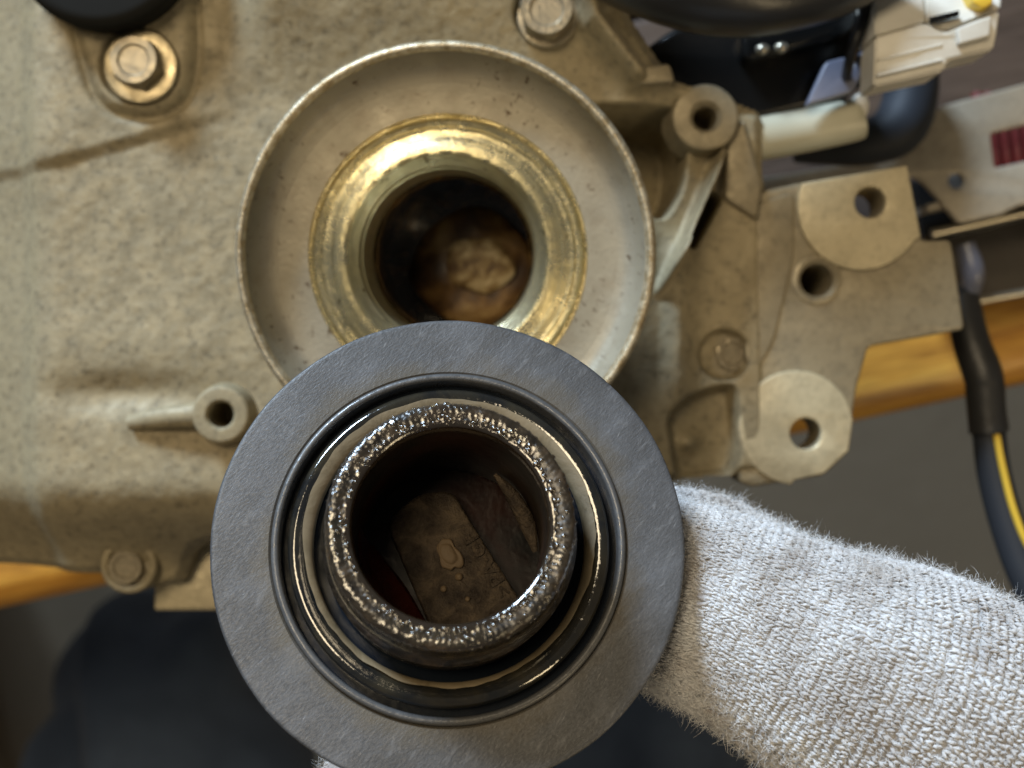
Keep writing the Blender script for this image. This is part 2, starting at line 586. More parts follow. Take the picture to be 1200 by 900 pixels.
def vnoise(X, Y, scale, seed):
    r = np.random.default_rng(seed); g = r.random((64, 64))
    x = X / scale; y = Y / scale
    xi = np.floor(x).astype(int); yi = np.floor(y).astype(int); fx = x - xi; fy = y - yi
    fx = fx * fx * (3 - 2 * fx); fy = fy * fy * (3 - 2 * fy)
    G = lambda i, j: g[i % 64, j % 64]
    return (G(xi, yi) * (1 - fx) + G(xi + 1, yi) * fx) * (1 - fy) + (G(xi, yi + 1) * (1 - fx) + G(xi + 1, yi + 1) * fx) * fy - .5


step = 2.0
gx = np.arange(-170, 915, step); gy = np.arange(-170, 700, step)
X, Y = np.meshgrid(gx, gy)
Z = np.zeros_like(X)                                   # millimetres above the plateau
Z += 1.6 * vnoise(X, Y, 150, 1) + .28 * vnoise(X, Y, 40, 2) + .14 * vnoise(X, Y, 9, 3)
Z -= 10 * ss(70 - X, 0, 150) + 4 * ss(45 - X, 0, 40)     # falls away at the far left
Z -= 17 * ss(Y, 560, 690) ** 1.2 * ss(420 - X, -60, 120)     # falls to the lower flange
Z += 8 * ss(130 - Y, 0, 190) * ss(X, 250, 330)               # rises at the top: slope added to tilt it off the lamps and darken
Z -= 2.0 * np.exp(-((X - 150) / 95) ** 2 - ((Y - 462) / 22) ** 2)
# raised pad with the bolt at the upper left
pad = poly_sdf(X, Y, rounded([(-220, -220), (330, -220), (318, 118), (235, 142), (60, 192), (20, 196), (-220, 200)], 40))
Z += 1.1 * ss(-pad, -9, 8) * (1 - ss(X, 190, 300))
ub = poly_sdf(X, Y, rounded([(78, -220), (215, -220), (232, 60), (222, 118), (180, 140), (132, 132), (112, 112), (88, 30)], 40))
Z += 1.2 * ss(-ub, -5, 4) - 1.3 * np.exp(-(ub / 6.5) ** 2)
# dimple for the bolt's washer
Z -= 1.6 * (1 - ss(np.hypot(X - 165, Y - 80), 41, 47))
# right flank sinking from the neck to the bracket
fl_ = ss(X, 725, 860) * ss(Y, 96, 126)
Z -= 7.5 * fl_
Z += 5 * ss(X, 770, 800) * ss(830 - X, 0, 34) * ss(Y, 260, 300) * ss(470 - Y, -20, 30) * .5
# dark pocket between neck and small boss
pk = poly_sdf(X, Y, rounded([(690, 126), (792, 126), (806, 160), (800, 215), (778, 252), (752, 240), (700, 180)], 16))
Z -= 30 * ss(-pk, -8, 6)
# slot beside the rib
sl = poly_sdf(X, Y, rounded([(838, 216), (852, 226), (818, 286), (806, 284)], 7))
Z -= 12 * ss(-sl, -4, 3)
# thin rib from the boss down to the flank
rb = line_d(X, Y, [(852, 172), (834, 214), (802, 288), (772, 345)])
Z += (7.5 * ss(Y, 160, 200) + 4) * np.exp(-(rb / 5.0) ** 2) * ss(352 - Y, 0, 60)
# bolt recess, lower pocket and its wall
Z -= 3.5 * (1 - ss(np.hypot(X - 856, Y - 415), 26, 34))
lp = poly_sdf(X, Y, rounded([(788, 490), (812, 468), (866, 452), (874, 520), (868, 556), (800, 560)], 12))
Z -= 6 * ss(-lp, -8, 6)
Z += 3.0 * np.exp(-((X - 815) / 16) ** 2 - ((Y - 520) / 14) ** 2)
# ledge running up to the top bolt and the slanted rib
rb2 = line_d(X, Y, [(672, -60), (694, 34), (745, 92)])
Z += 7 * np.exp(-(rb2 / 13) ** 2)
tp = np.hypot(X - 640, Y - 20)
Z -= 4.0 * (1 - ss(tp, 30, 40))
# drillings under the two threaded bosses
Z -= 16 * (1 - ss(np.hypot(X - 265, Y - 485), 17, 21)) + 16 * (1 - ss(np.hypot(X - 829, Y - 134.5), 16, 20))
# outline of the casting
out = poly_sdf(X, Y, rounded([(-165, -165), (700, -165), (735, 20), (790, 92), (905, 120), (912, 560), (800, 566), (700, 600), (420, 640), (268, 640),
                              (226, 646), (204, 660), (190, 700), (152, 712), (120, 704), (100, 690), (-165, 690)], 12))
Z = np.where(out > 2.5, -DC * 0 - 88, Z - 88 * ss(out, -.4, 2.4) - 2.2 * ss(out, -14, 0))
keep = (out < 5) & (np.hypot(X - 529, Y - 313) > 118)
V = np.stack([(X - 600) * S, -(Y - 450) * S, CAM_H - DC + Z * 1e-3], -1).reshape(-1, 3)
ny, nx = X.shape
idx = np.arange(ny * nx).reshape(ny, nx)
q = np.stack([idx[:-1, :-1], idx[1:, :-1], idx[1:, 1:], idx[:-1, 1:]], -1)
kq = keep[:-1, :-1] & keep[1:, :-1] & keep[1:, 1:] & keep[:-1, 1:]
q = q[kq]
used = np.unique(q); remap = -np.ones(ny * nx, int); remap[used] = np.arange(len(used))
cover = link('cover_casting', np_mesh(V[used], remap[q]), M_CAST, engine, angle=None)

# cylinder head block under the cover, set in from its edges
hb = extrude(rounded(px_poly([(-120, -120), (690, -120), (860, 130), (880, 530), (420, 590), (-120, 600)], DC), .01), z0=.0, z1=.0215, bevel=.002)
link('head_block', hb, M_CAST2, engine)

# --- oil filler neck -------------------------------------------------
DN = .222
nc = P(520, 300, DN)
tx, ty = -.10, -.045
nvec = Vector((ty, tx, math.sqrt(1 - tx * tx - ty * ty)))
NM = Matrix.Translation(nc) @ nvec.to_track_quat('Z', 'Y').to_matrix().to_4x4()
dish = [(25.9, -6.4), (28, -6.5), (31, -6.45), (32.6, -6.2), (33.9, -5.6), (34.7, -4.7), (35.4, -3.3), (35.9, -1.9), (36.1, -.7)]
neck = link('filler_neck', lathe(dish, 160), M_NECK, engine, NM)
rimp = [(36.1, -.7), (36.2, -.25)] + arc(37.05, -.25, .75, 120, 40, 5) + [(38.0, -.4), (38.1, -3.0), (37.6, -4.6), (36.2, -6.6), (33.5, -8.2), (28, -9.5), (24, -14), (23.5, -30)]
link('rim', lathe(rimp, 160), M_RIM, neck, NM)
ring = [(25.9, -6.4), (25.75, -6.9), (25.4, -6.95), (25.1, -6.2), (24.4, -5.7), (23.6, -5.9), (23.4, -5.55), (23.0, -5.75), (22.5, -5.7), (21.4, -5.3), (21.2, -5.4), (20.2, -5.0), (19.2, -4.75), (18.7, -4.8), (18.25, -5.2)]


def chatter(r, z, t):
    return r, z + .035 * math.sin(9 * t + r * 2) * math.sin(4 * t + 1) + .015 * math.sin(31 * t + r * 5)


link('threaded_ring', lathe(ring, 200, chatter), M_BRASS, neck, NM)
bore = [(18.25, -5.2), (17.95, -5.6), (16.9, -7.1), (16.6, -7.4), (16.45, -9.2), (16.1, -9.6), (16.0, -12), (15.7, -13.2), (15.6, -14.8), (15.55, -15.4), (15.5, -17.5)]
link('bore_liner', lathe(bore, 128), M_BRASS2, neck, NM)


def rag(r, z, t):
    k = .35 * math.sin(7 * t) + .3 * math.sin(17 * t + 1) + .2 * math.sin(41 * t + 2)
    return r + .25 * k, z


well = [(15.5, -17.5), (15.1, -18.2), (14.9, -21), (15.6, -30), (16.5, -40), (19, -46), (19, -60), (0, -60)]
link('oily_well', lathe(well, 128, lambda r, z, t: rag(r, z, t) if -24 < z < -17.8 else (r, z)), M_BORE, neck, NM)
# varnished cam journal seen down the well
bm = bmesh.new(); bmesh.ops.create_uvsphere(bm, u_segments=48, v_segments=32, radius=1)
for vv in bm.verts:
    x_, y_, z_ = vv.co
    k = 1 + .06 * math.sin(3 * x_ + 2 * y_) + .03 * math.sin(5 * y_ - 4 * x_ + 1)
    vv.co = (x_ * .0138 * k, y_ * .0130 * k, z_ * .0028 + .0006 * math.sin(6 * x_ + 1) * math.sin(5 * y_))
me = bpy.data.meshes.new('m'); bm.to_mesh(me); bm.free()
link('cam_journal', me, M_GOLD, neck, NM @ Matrix.Translation((.0025, -.0020, -.0505)), angle=None)

bm = bmesh.new(); bmesh.ops.create_uvsphere(bm, u_segments=32, v_segments=20, radius=1)
for vv in bm.verts:
    x_, y_, z_ = vv.co
    k = 1 + .10 * math.sin(2 * math.atan2(y_, x_) + 1) + .05 * math.sin(5 * math.atan2(y_, x_))
    vv.co = (x_ * .0070 * k, y_ * .0066 * k, z_ * .0014)
me = bpy.data.meshes.new('m'); bm.to_mesh(me); bm.free()
link('journal_end', me, M_TAN, neck, NM @ Matrix.Translation((.0036, -.0005, -.0478)), angle=None)


# --- bolts -----------------------------------------------------------
def hex_head(r, h, flange=None, cup=0.0):
    bm = bmesh.new()
    rings = [(r, 0), (r, h * .82), (r * .87, h), (r * .62, h), (r * .55, h - cup), (0.0001, h - cup)]
    n = 48; prev = None
    for (rr, zz) in rings:
        cur = []
        for j in range(n):
            t = 2 * math.pi * j / n
            hx = math.cos(math.pi / 6) / math.cos(((t + .3) % (math.pi / 3)) - math.pi / 6)
            kk = hx if rr > r * .9 else 1
            cur.append(bm.verts.new((rr * kk * math.cos(t), rr * kk * math.sin(t), zz)))
        if prev:
            for j in range(n): bm.faces.new((prev[j], prev[(j + 1) % n], cur[(j + 1) % n], cur[j]))
        prev = cur
    bm.faces.new(prev)
    me = bpy.data.meshes.new('m'); bm.to_mesh(me); bm.free(); return me


def bolt(px, py, d, r, h, wr=None, matw=None):
    o = link('bolt', hex_head(r, h, cup=.0004), M_BOLT, engine, Matrix.Translation(P(px, py, d)))
    if wr:
        pr = [(r * 500, .2), (wr * 1000 * .8, .5), (wr * 1000 * .96, .35), (wr * 1000, 0), (wr * 1000, -.6), (r * 500, -.6)]
        link('washer', lathe(pr, 64), matw or M_WASH, o, Matrix.Translation(P(px + 2, py + 2, d + .0002)))
    return o


bolt(163, 76, .2468, .0052, .0040, .0074)
bolt(640, 18, .2462, .0056, .0045, .0062, M_BOLT)
bolt(858, 415, .2612, .0040, .0012, .0052, M_CAST2)
bolt(150, 663, .2655, .0040, .0022, .0053, M_CAST2)


def boss(px, py, d, ro, ri, depth, mat, name='threaded_boss', height=.02, lip=.0006):
    R = ro * 1000; r = ri * 1000; L = lip * 1000
    pr = [(0, -depth * 1000), (r * .98, -depth * 1000), (r, -L)] + [(r + L * .8, 0)] + [(R - .7, 0)] + arc(R - .7, -.7, .7, 90, 0, 4) + [(R * 1.03, -height * 400), (R * 1.18, -height * 1000)]
    return link(name, lathe(pr, 64), mat, engine, Matrix.Translation(P(px, py, d)))


boss(258, 486, .2448, .0057, .0026, .016, M_CAST, height=.007)
boss(827, 137, .2520, .0068, .0025, .016, M_CAST2, height=.008, lip=.0011)
boss(150, 663, .2630, .0060, .0044, .003, M_CAST, 'flange_boss', height=.016)

# low rib beside the threaded boss
link('rib', tube([P(152, 496, .2492), P(185, 490, .2480), P(236, 486, .2470)], [.0015, .0021, .0026], 16, 20, .9), M_CAST, engine)
# pale cast block on the lower flange
link('lug', extrude(rounded(px_poly([(182, 632), (196, 636), (300, 604), (300, 716), (180, 716)], .272), .0008), z0=.06, z1=CAM_H - .272, bevel=.0008), M_PAD, engine)
# gallery pipe behind the neck
link('gallery_pipe', tube([P(672, 116, .256), P(720, 115, .256), P(792, 113, .257)], [.0026] * 3, 20, 12), M_CAST2, engine)
link('rib', extrude(rounded(px_poly([(736, 84), (784, 76), (790, 97), (742, 102)], .248), .001), z0=.100, z1=CAM_H - .2465, bevel=.0006), M_CAST2, engine)
# web behind the small boss
link('web', extrude(rounded(px_poly([(846, 168), (866, 146), (886, 222), (880, 262), (842, 238)], .262), .0012), z0=.070, z1=CAM_H - .2550, bevel=.0008), M_CAST2, engine)

# --- bracket with machined pads --------------------------------------
DB = .2585
brk_out = rounded(px_poly([(858, 236), (890, 224), (938, 214), (1062, 193), (1080, 282), (1115, 281), (1131, 386), (1018, 406), (1004, 455),
                           (994, 530), (966, 557), (882, 571), (866, 566), (872, 470), (884, 380)], DB), .0012)
h1 = circ(1018, 238, 18, DB); h2 = circ(943, 508, 18, DB); h3 = circ(957, 328, 19, DB)
zt = CAM_H - DB
bracket = link('bracket', extrude(brk_out, [h1, h2, h3], zt - .011, zt, .0007), M_CAST2, engine)


def arc_px(cx, cy, r, a0, a1, n=28):
    return [(cx + r * math.cos(math.radians(a0 + (a1 - a0) * i / n)), cy + r * math.sin(math.radians(a0 + (a1 - a0) * i / n))) for i in range(n + 1)]


p1 = px_poly(arc_px(1007, 243, 74, 32, 200) + [(937, 216), (1061, 195), (1077, 278)], DB)
link('machined_pad', extrude(p1, [circ(1018, 238, 18.3, DB)], zt - .0015, zt + .0013, .0004), M_PAD, bracket)
p2 = px_poly(arc_px(932, 501, 67, 95, 352) + [(993, 528), (964, 555), (930, 562)], DB)
link('machined_pad', extrude(p2, [circ(943, 508, 18.3, DB)], zt - .0015, zt + .0010, .0004), M_PAD, bracket)
# drilled hole with a rounded mouth and its dark bottom
sc_ = DB / F * 1000
pr = [(0, -26), (18.4 * sc_, -26), (18.4 * sc_, -1.0)] + [(19.5 * sc_, -.1), (24 * sc_, .55), (29 * sc_, .3), (31 * sc_, -.3)]
link('drilled_hole', lathe(pr, 56), M_CAST2, bracket, Matrix.Translation((*xy(957, 328, DB), zt)))
# smooth thin skin strip along the bracket
link('step', extrude(rounded(px_poly([(884, 240), (930, 224), (930, 300), (906, 400), (884, 440), (872, 420)], DB), .002), z0=zt - .004, z1=zt + .0006, bevel=.0005), M_CAST2, bracket)

# ================================================================== THINGS BESIDE THE ENGINE
# black hose at the top
h = link('hose', tube([P(660, -150, .25), P(705, -62, .238), P(780, -22, .232), (P(870, -6, .232)), P(960, -22, .236), P(1040, -60, .24)], [.0078] * 6, 28, 60), M_HOSE)
tag(h, 'thick black rubber hose arching over the black coil housing', 'hose')
# black ring cap at the upper left
cap2 = link('rubber_grommet', lathe([(0, 2), (9, 2)] + arc(15.5, -.5, 2.5, 90, -20, 8) + [(17, -12), (0, -12)], 96), M_RUBB, None, Matrix.Translation(P(118, -74, .2420)))
tag(cap2, 'dark round rubber grommet beside the washered bolt on the engine cover', 'grommet')

# coil housing
hs = empty('coil_housing', P(880, 80, .30), 'glossy black plastic coil housing behind the small drilled boss', 'housing')
link('body', extrude(rounded(px_poly([(748, 62), (790, 30), (900, 10), (1032, -20), (1030, 60), (1014, 100), (982, 118), (880, 142), (812, 118), (768, 98)], .262), .003), z0=.06, z1=CAM_H - .262, bevel=.0018), M_BLACKP, hs)
link('ridge', extrude(rounded(px_poly([(866, 34), (1000, 4), (1000, 40), (870, 74)], .258), .002), z0=.096, z1=CAM_H - .2565, bevel=.001), M_BLACKP, hs)
for (px_, py_) in ((893, 58), (915, 56), (900, 6)):
    link('terminal', tube([P(px_ - 6, py_ + 1, .256), P(px_, py_, .2555), P(px_ + 6, py_ - 1, .256)], [.0008, .0012, .0008], 12, 8), M_RAIL, hs)
link('tab', extrude(rounded(px_poly([(968, 72), (992, 66), (996, 84), (1012, 56), (1012, 84), (1000, 108), (944, 124)], .255), .001), z0=CAM_H - .2575, z1=CAM_H - .2550, bevel=.0005), M_TAG, hs)

# cream cylinder connector
cy = empty('cream_connector', P(930, 150, .29), 'cream plastic cylindrical connector lying against the black housing', 'connector')
link('barrel', tube([P(862, 168, .2655), P(880, 164, .2650), P(940, 153, .2645), P(1000, 141, .2640), P(1004, 140, .2640)], [.0040, .0047, .0047, .0045, .0040], 32, 40), M_CREAM, cy)
link('clip', extrude(rounded(px_poly([(1000, 112), (1012, 108), (1018, 124), (1014, 138), (1000, 142)], .262), .0008), z0=CAM_H - .268, z1=CAM_H - .2605, bevel=.0006), M_WHITE, cy)

# white plug: a roof face and a lower bright face that slopes away from the lens
plug = empty('white_plug', P(1095, 40, .27), 'off-white stepped plastic wiring plug with a small yellow lock', 'plug')


def shell(top_poly, dtop, thick):
    V = [P(a, b, d) for (a, b, d) in top_poly]
    n = len(V)
    V2 = [v + Vector((0, 0, -thick)) for v in V]
    Fs = [tuple(range(n))[::-1], tuple(range(n, 2 * n))] + [(i, (i + 1) % n, n + (i + 1) % n, n + i) for i in range(n)]
    bm = bmesh.new()
    vs = [bm.verts.new(v) for v in V + V2]
    for f in Fs: bm.faces.new([vs[i] for i in f])
    bmesh.ops.recalc_face_normals(bm, faces=bm.faces)
    bmesh.ops.bevel(bm, geom=bm.edges[:], offset=.0004, segments=2, affect='EDGES')
    me = bpy.data.meshes.new('m'); bm.to_mesh(me); bm.free(); return me


link('front_face', shell([(1026, 44, .238), (1084, 27, .238), (1108, 38, .238), (1172, 12, .238), (1168, 40, .2385), (1164, 58, .239), (1111, 70, .2388), (1106, 83, .2393), (1024, 101, .2395)], 0, .010), M_WHITE, plug, angle=25)
link('roof_face', shell([(1027, 42, .2385), (1020, -40, .254), (1080, -46, .254), (1085, 26, .2385)], 0, .012), M_WHITE, plug, angle=25)
link('roof_face', shell([(1087, 26, .2388), (1082, -46, .254), (1180, -60, .254), (1173, 9, .2388), (1109, 36, .2388)], 0, .012), M_WHITE, plug, angle=25)
link('slot', extrude(px_poly([(1090, 20), (1124, 12), (1124, 18), (1092, 27)], .2375), z0=CAM_H - .2386, z1=CAM_H - .2374, bevel=.0001), M_BLACKP, plug)
link('yellow_lock', extrude(rounded(px_poly([(1139, -16), (1162, -18), (1162, 6), (1150, 11), (1139, 5)], .2375), .0006), z0=CAM_H - .245, z1=CAM_H - .2368, bevel=.0004), M_YEL, plug)

for k_, yy in enumerate((66, 84)):
    link('ridge', extrude(px_poly([(1028, yy + 3), (1104, yy - 15), (1104, yy - 12), (1028, yy + 6)], .2385), z0=CAM_H - .2396, z1=CAM_H - .2382 + .0001 * k_, bevel=.0002), M_WHITE, plug)
link('latch', extrude(rounded(px_poly([(1120, 34), (1160, 20), (1158, 44), (1122, 54)], .2378), .0006), z0=CAM_H - .2392, z1=CAM_H - .2368, bevel=.0004), M_WHITE, plug)
for k_, (x0, y0, x1, y1, c_) in enumerate(((1040, -60, 1004, 40, 'thin black wire running from the housing to the white plug'), (1016, -40, 996, 70, 'second thin black wire tucked behind the white plug'))):
    wv = link('wire', tube([P(x0, y0, .250), P((x0 + x1) / 2 + 6, (y0 + y1) / 2, .2475), P(x1, y1, .250), P(x1 - 8, y1 + 40, .262)], [.0011] * 4, 10, 24), M_HOSE)
    tag(wv, c_, 'wire')

# dark corrugated duct below plug and cream connector
dk = link('duct', tube([P(930, 180, .304), P(965, 178, .303), P(1010, 170, .302), P(1050, 152, .302), P(1066, 118, .303), P(1068, 70, .304)], [.0022, .0032, .0052, .0066, .0066, .0066], 28, 50), M_SLEEVE)
tag(dk, 'short dark blue-black duct curving under the white plug', 'duct')

# stamped steel plate with a window
DP = .312
pl = empty('steel_plate', P(1140, 180, .36), 'stamped dull steel plate with a square window beside the white plug', 'steel plate')
win = rounded(px_poly([(1161, 156), (1216, 143), (1216, 186), (1166, 197)], DP), .001)
link('sheet', extrude(rounded(px_poly([(870, 212), (990, 192), (1072, 172), (1084, 136), (1104, 124), (1290, 74), (1290, 236), (1196, 240), (1172, 252), (1124, 262), (1102, 236), (1082, 214), (1070, 206), (990, 222), (870, 240)], DP), .0012), [win, circ(1121, 212, 9, DP)], CAM_H - DP - .0022, CAM_H - DP, .0006), M_STEELB, pl)
link('flange', extrude(px_poly([(1090, 238), (1290, 196), (1290, 204), (1092, 246)], DP), z0=CAM_H - DP - .012, z1=CAM_H - DP - .0024, bevel=.0003), M_STEELB, pl)
# red wires under the window
for k in range(7):
    x0 = 1150 + 13 * k
    wv = link('red_wire', tube([P(x0 - 6, 110, .332), P(x0, 150, .329), P(x0 + 5, 190, .329), P(x0 + 9, 225, .331)], [.0014] * 4, 10, 14), M_RED)
    tag(wv, 'dark red wire showing through the steel plate window', 'wire', 'red wires behind the steel plate')

# dark unit with bright rails
un = empty('control_unit', P(1180, 300, .36), 'dark flat control unit edged by two bright metal rails', 'control unit')
link('case', extrude(rounded(px_poly([(1066, 214), (1300, 170), (1300, 330), (1120, 356), (1092, 300)], .335), .002), z0=.0003, z1=CAM_H - .335, bevel=.001), M_DARKBOX, un)
link('rail', tube([P(1092, 274, .318), P(1180, 254, .318), P(1300, 226, .318)], [.0012] * 3, 12, 10), M_RAIL, un)
link('rail', tube([P(1122, 357, .322), P(1200, 343, .322), P(1300, 325, .322)], [.0011] * 3, 12, 10), M_RAIL, un)
link('end_post', tube([P(1132, 286, .318), P(1140, 318, .318), P(1138, 342, .320)], [.0022, .0030, .0022], 14, 10), M_TAG, un)
link('seal_strip', extrude(px_poly([(1066, 214), (1150, 240), (1300, 214), (1300, 236), (1110, 280), (1078, 280)], .33), z0=CAM_H - .3347, z1=CAM_H - .326, bevel=.0005), M_BLACKP, un)

# harness hanging past the bench edge
ha = empty('wiring_harness', P(1150, 420, .34), 'black taped wiring harness with one yellow wire hanging past the bench', 'wiring harness')
link('tape_wrap', tube([P(1128, 352, .282), P(1138, 400, .278), P(1152, 440, .276), P(1156, 470, .276), P(1158, 508, .276)], [.0038, .0041, .0043, .0038, .0039], 24, 40), M_TAPE, ha)
link('tape_wrap', tube([P(1154, 452, .276), P(1156, 480, .276), P(1159, 506, .276)], [.0043, .0042, .0043], 24, 12), M_TAPE, ha)
link('sleeve', tube([P(1158, 500, .277), P(1166, 560, .276), P(1186, 632, .274), P(1214, 700, .272), P(1270, 800, .27)], [.0036, .0037, .0038, .0038, .0038], 22, 40), M_SLEEVE, ha)
link('yellow_wire', tube([P(1166, 500, .2735), P(1175, 548, .2725), P(1190, 604, .271), P(1212, 652, .27), P(1260, 720, .27)], [.0008] * 5, 12, 40), M_YEL, ha)
link('sleeve', tube([P(1094, 330, .30), P(1112, 345, .29), P(1130, 362, .283)], [.0035] * 3, 18, 10), M_SLEEVE, ha)


# ================================================================== PERSON'S LEGS (seated, knees under the camera)
def remesh(chains, voxel, smooth=8):
    V = np.zeros((0, 3)); Fs = []
    for (pts, m, n, flat) in chains:
        qv = spline(pts, m)
        v_, f_ = tube_arrays(qv[:, :3], qv[:, 3], n, True, flat, off=len(V))
        V = np.vstack([V, v_]); Fs += f_
    me = mesh(V, Fs)
    o = bpy.data.objects.new('tmp', me); COL.objects.link(o)
    md = o.modifiers.new('r', 'REMESH'); md.mode = 'VOXEL'; md.voxel_size = voxel; md.use_smooth_shade = True
    sm = o.modifiers.new('s', 'SMOOTH'); sm.iterations = smooth; sm.factor = .5
    dg = bpy.context.evaluated_depsgraph_get(); dg.update()
    r = bpy.data.meshes.new_from_object(o.evaluated_get(dg))
    bpy.data.objects.remove(o)
    return r


def PR(px, py, d, r): return (*P(px, py, d), r)


dl = .62
legs = remesh([
    ([PR(150, 1900, dl, .085), PR(175, 1350, dl, .080), PR(190, 960, dl - .02, .068), PR(196, 830, dl + .0, .054), PR(198, 805, dl + .10, .05), PR(200, 815, dl + .30, .045), PR(200, 825, dl + .44, .042)], 60, 28, 1.0),
    ([PR(780, 1900, dl, .085), PR(780, 1350, dl, .080), PR(775, 1010, dl - .02, .068), PR(772, 880, dl, .054), PR(772, 860, dl + .10, .05), PR(772, 860, dl + .30, .045), PR(772, 860, dl + .44, .042)], 60, 28, 1.0),
    ([PR(130, 1900, dl, .10), PR(465, 2000, dl, .12), PR(800, 1900, dl, .10)], 30, 28, 1.0)], .007, 6)
co = np.zeros(len(legs.vertices) * 3); legs.vertices.foreach_get('co', co); co = co.reshape(-1, 3)
nn = np.zeros(len(legs.vertices) * 3); legs.vertices.foreach_get('normal', nn); nn = nn.reshape(-1, 3)
fold = .8 * np.sin(co[:, 1] * 70 + 45 * co[:, 0] + 2 * np.sin(co[:, 0] * 30)) + .5 * np.sin(co[:, 1] * 40 - co[:, 0] * 75 + 1.7)
co += nn * (.010 * fold)[:, None]
legs.vertices.foreach_set('co', co.ravel().astype(np.float32)); legs.update()
person = empty('person', (P(480, 1300, dl).x, P(480, 1300, dl).y, -.78), 'seated person in dark navy trousers, knees below the bench edge', 'person')
link('trousers', legs, M_NAVY, person, angle=None)
for px_ in (200, 772):
    b0 = P(px_, 830, dl + .44)
    bt = remesh([([(b0.x, b0.y - .04, -.735, .042), (b0.x, b0.y, -.74, .043), (b0.x, b0.y + .08, -.745, .036), (b0.x, b0.y + .15, -.75, .030), (b0.x, b0.y + .17, -.752, .018)], 24, 20, .8),
                 ([(b0.x, b0.y, -.74, .043), (b0.x, b0.y, -.66, .047), (b0.x, b0.y, -.61, .046)], 10, 20, 1.)], .006, 3)
    link('boot', bt, M_BOOT, person, angle=None)

# ================================================================== OIL FILLER CAP
DK = .172
kc = P(527, 636, DK)
kx, ky = .300, .055
kn = Vector((ky, kx, math.sqrt(1 - kx * kx - ky * ky)))
KM = Matrix.Translation(kc) @ kn.to_track_quat('Z', 'Y').to_matrix().to_4x4()
# keep local +Y close to the picture's up
yl = (Vector((0, 1, 0)) - kn * kn.y).normalized(); xl = yl.cross(kn).normalized()
KM = Matrix.Translation(kc) @ Matrix((xl, yl, kn)).transposed().to_4x4()
oilcap = empty('oil_cap', KM @ Vector((0, 0, -.022)), 'black oil filler cap held underside up, oily tube inside a grey gasket', 'oil cap')
oilcap.matrix_basis = KM @ Matrix.Translation((0, 0, -.022))

gas = [(24.7, -2.4), (24.7, -.25)] + [(25.0, 0)] + [(26, .02), (28, .0), (30, .03), (32.3, 0)] + arc(32.55, -.45, .45, 80, 0, 4) + [(33.0, -2.4)]
link('gasket', lathe(gas, 220, lambda r, z, t: (r + (.05 * math.sin(5 * t) + .03 * math.sin(13 * t + 1) if r > 32 else 0), z + (.05 * math.sin(3 * t + 1) if z > -.3 else 0))), M_GASKET, oilcap, KM)
lip = [(23.45, -2.4), (23.45, -.2)] + arc(24.05, .25, .55, 190, -10, 8) + [(24.66, -.2), (24.66, -2.4)]
link('seal_lip', lathe(lip, 200), M_LIP, oilcap, KM)
orr = [(19.3, -2.2)] + arc(20.9, -.5, 1.75, 200, -20, 16) + [(22.5, -2.2)]
orr = [(19.1, -2.3), (19.15, -.2), (20.3, .55)] + arc(21.3, -.35, 1.05, 100, -5, 10) + [(22.4, -2.3)]
link('seal_ring', lathe(orr, 200, lambda r, z, t: (r, z + .06 * math.sin(2 * t + .5))), M_ORING, oilcap, KM)


def ragged(r, z, t):
    e = .10 * math.sin(3 * t + .4) + .05 * math.sin(13 * t + 2 * math.sin(3 * t)) + .03 * math.sin(29 * t + 3 * math.sin(5 * t))
    e -= .42 * (1 + math.sin(t + math.pi))
    return (r + e * max(0, (r - 18.9) / 1.3) if e < 0 else r + e * (1 if r > 19.8 else .35), z)


link('sludge_band', lathe([(18.85, -1.1), (18.95, -.2), (19.2, .12), (19.8, .42), (20.45, .66), (20.9, .72)], 360, ragged), M_SLUDGE, oilcap, KM)
link('groove', lathe([(14.6, -3.4), (18.9, -2.5), (19.0, -2.35), (23.9, -2.3)], 160), M_GROOVE, oilcap, KM)
HR = 14.5
tb = [(17.2, -2.2), (17.0, .5), (16.9, 3.0), (17.25, 3.6), (17.25, 5.0), (16.7, 5.5), (16.35, 9), (16.1, 12.0)] + arc(15.2, 13.6, .9, 10, 90, 6) + [(14.6, 14.55), (14.0, 14.25), (13.75, 14.3)]
edge = [(13.75, 14.3)] + arc(13.5, 13.5, .8, 90, 185, 8) + [(12.72, 12.2)]
RR = [(random.random() * 6.28, random.randint(20, 130), random.random()) for _ in range(14)]


def lumpy(r, z, t):
    if z > 11.8:
        k = sum(a_ * math.sin(f_ * t + p_ + r * (3 + 2 * i_)) for i_, (p_, f_, a_) in enumerate(RR)) / 14
        kk = .35 if r < 13.4 else 1.0
        return r + .20 * k * kk, z + .30 * k * kk
    return r, z


tubeo = link('tube', lathe(tb, 720, lumpy), M_TUBE, oilcap, KM, angle=None)
link('wet_edge', lathe(edge, 360, lumpy), M_EDGE, tubeo, KM, angle=None)
# droplets of oil clinging to the tube's rim
ico = bmesh.new(); bmesh.ops.create_icosphere(ico, subdivisions=2, radius=1)
iv = np.array([v.co[:] for v in ico.verts]); ifc = np.array([[v.index for v in f.verts] for f in ico.faces]); ico.free()
Vd = []; Fd = []
for k in range(620):
    t = RNG.random() * 2 * np.pi
    u = RNG.random()
    rr = 12.95 + 3.0 * u
    zz = 14.25 + .12 * RNG.normal() if 13.2 < rr < 15.3 else 13.7 - 1.2 * RNG.random() ** 2
    if rr <= 13.2: rr = 13.0
    if rr >= 15.3: rr = 15.95
    s = (.12 + .26 * RNG.random() ** 2) * (1.15 if math.cos(t - .2) > -.3 else .75)
    v_ = iv * np.array([s * (.8 + .6 * RNG.random()), s * (.8 + .6 * RNG.random()), s * .8]) + np.array([rr * math.cos(t), rr * math.sin(t), zz])
    Fd.append(ifc + len(Vd) * len(iv)); Vd.append(v_)
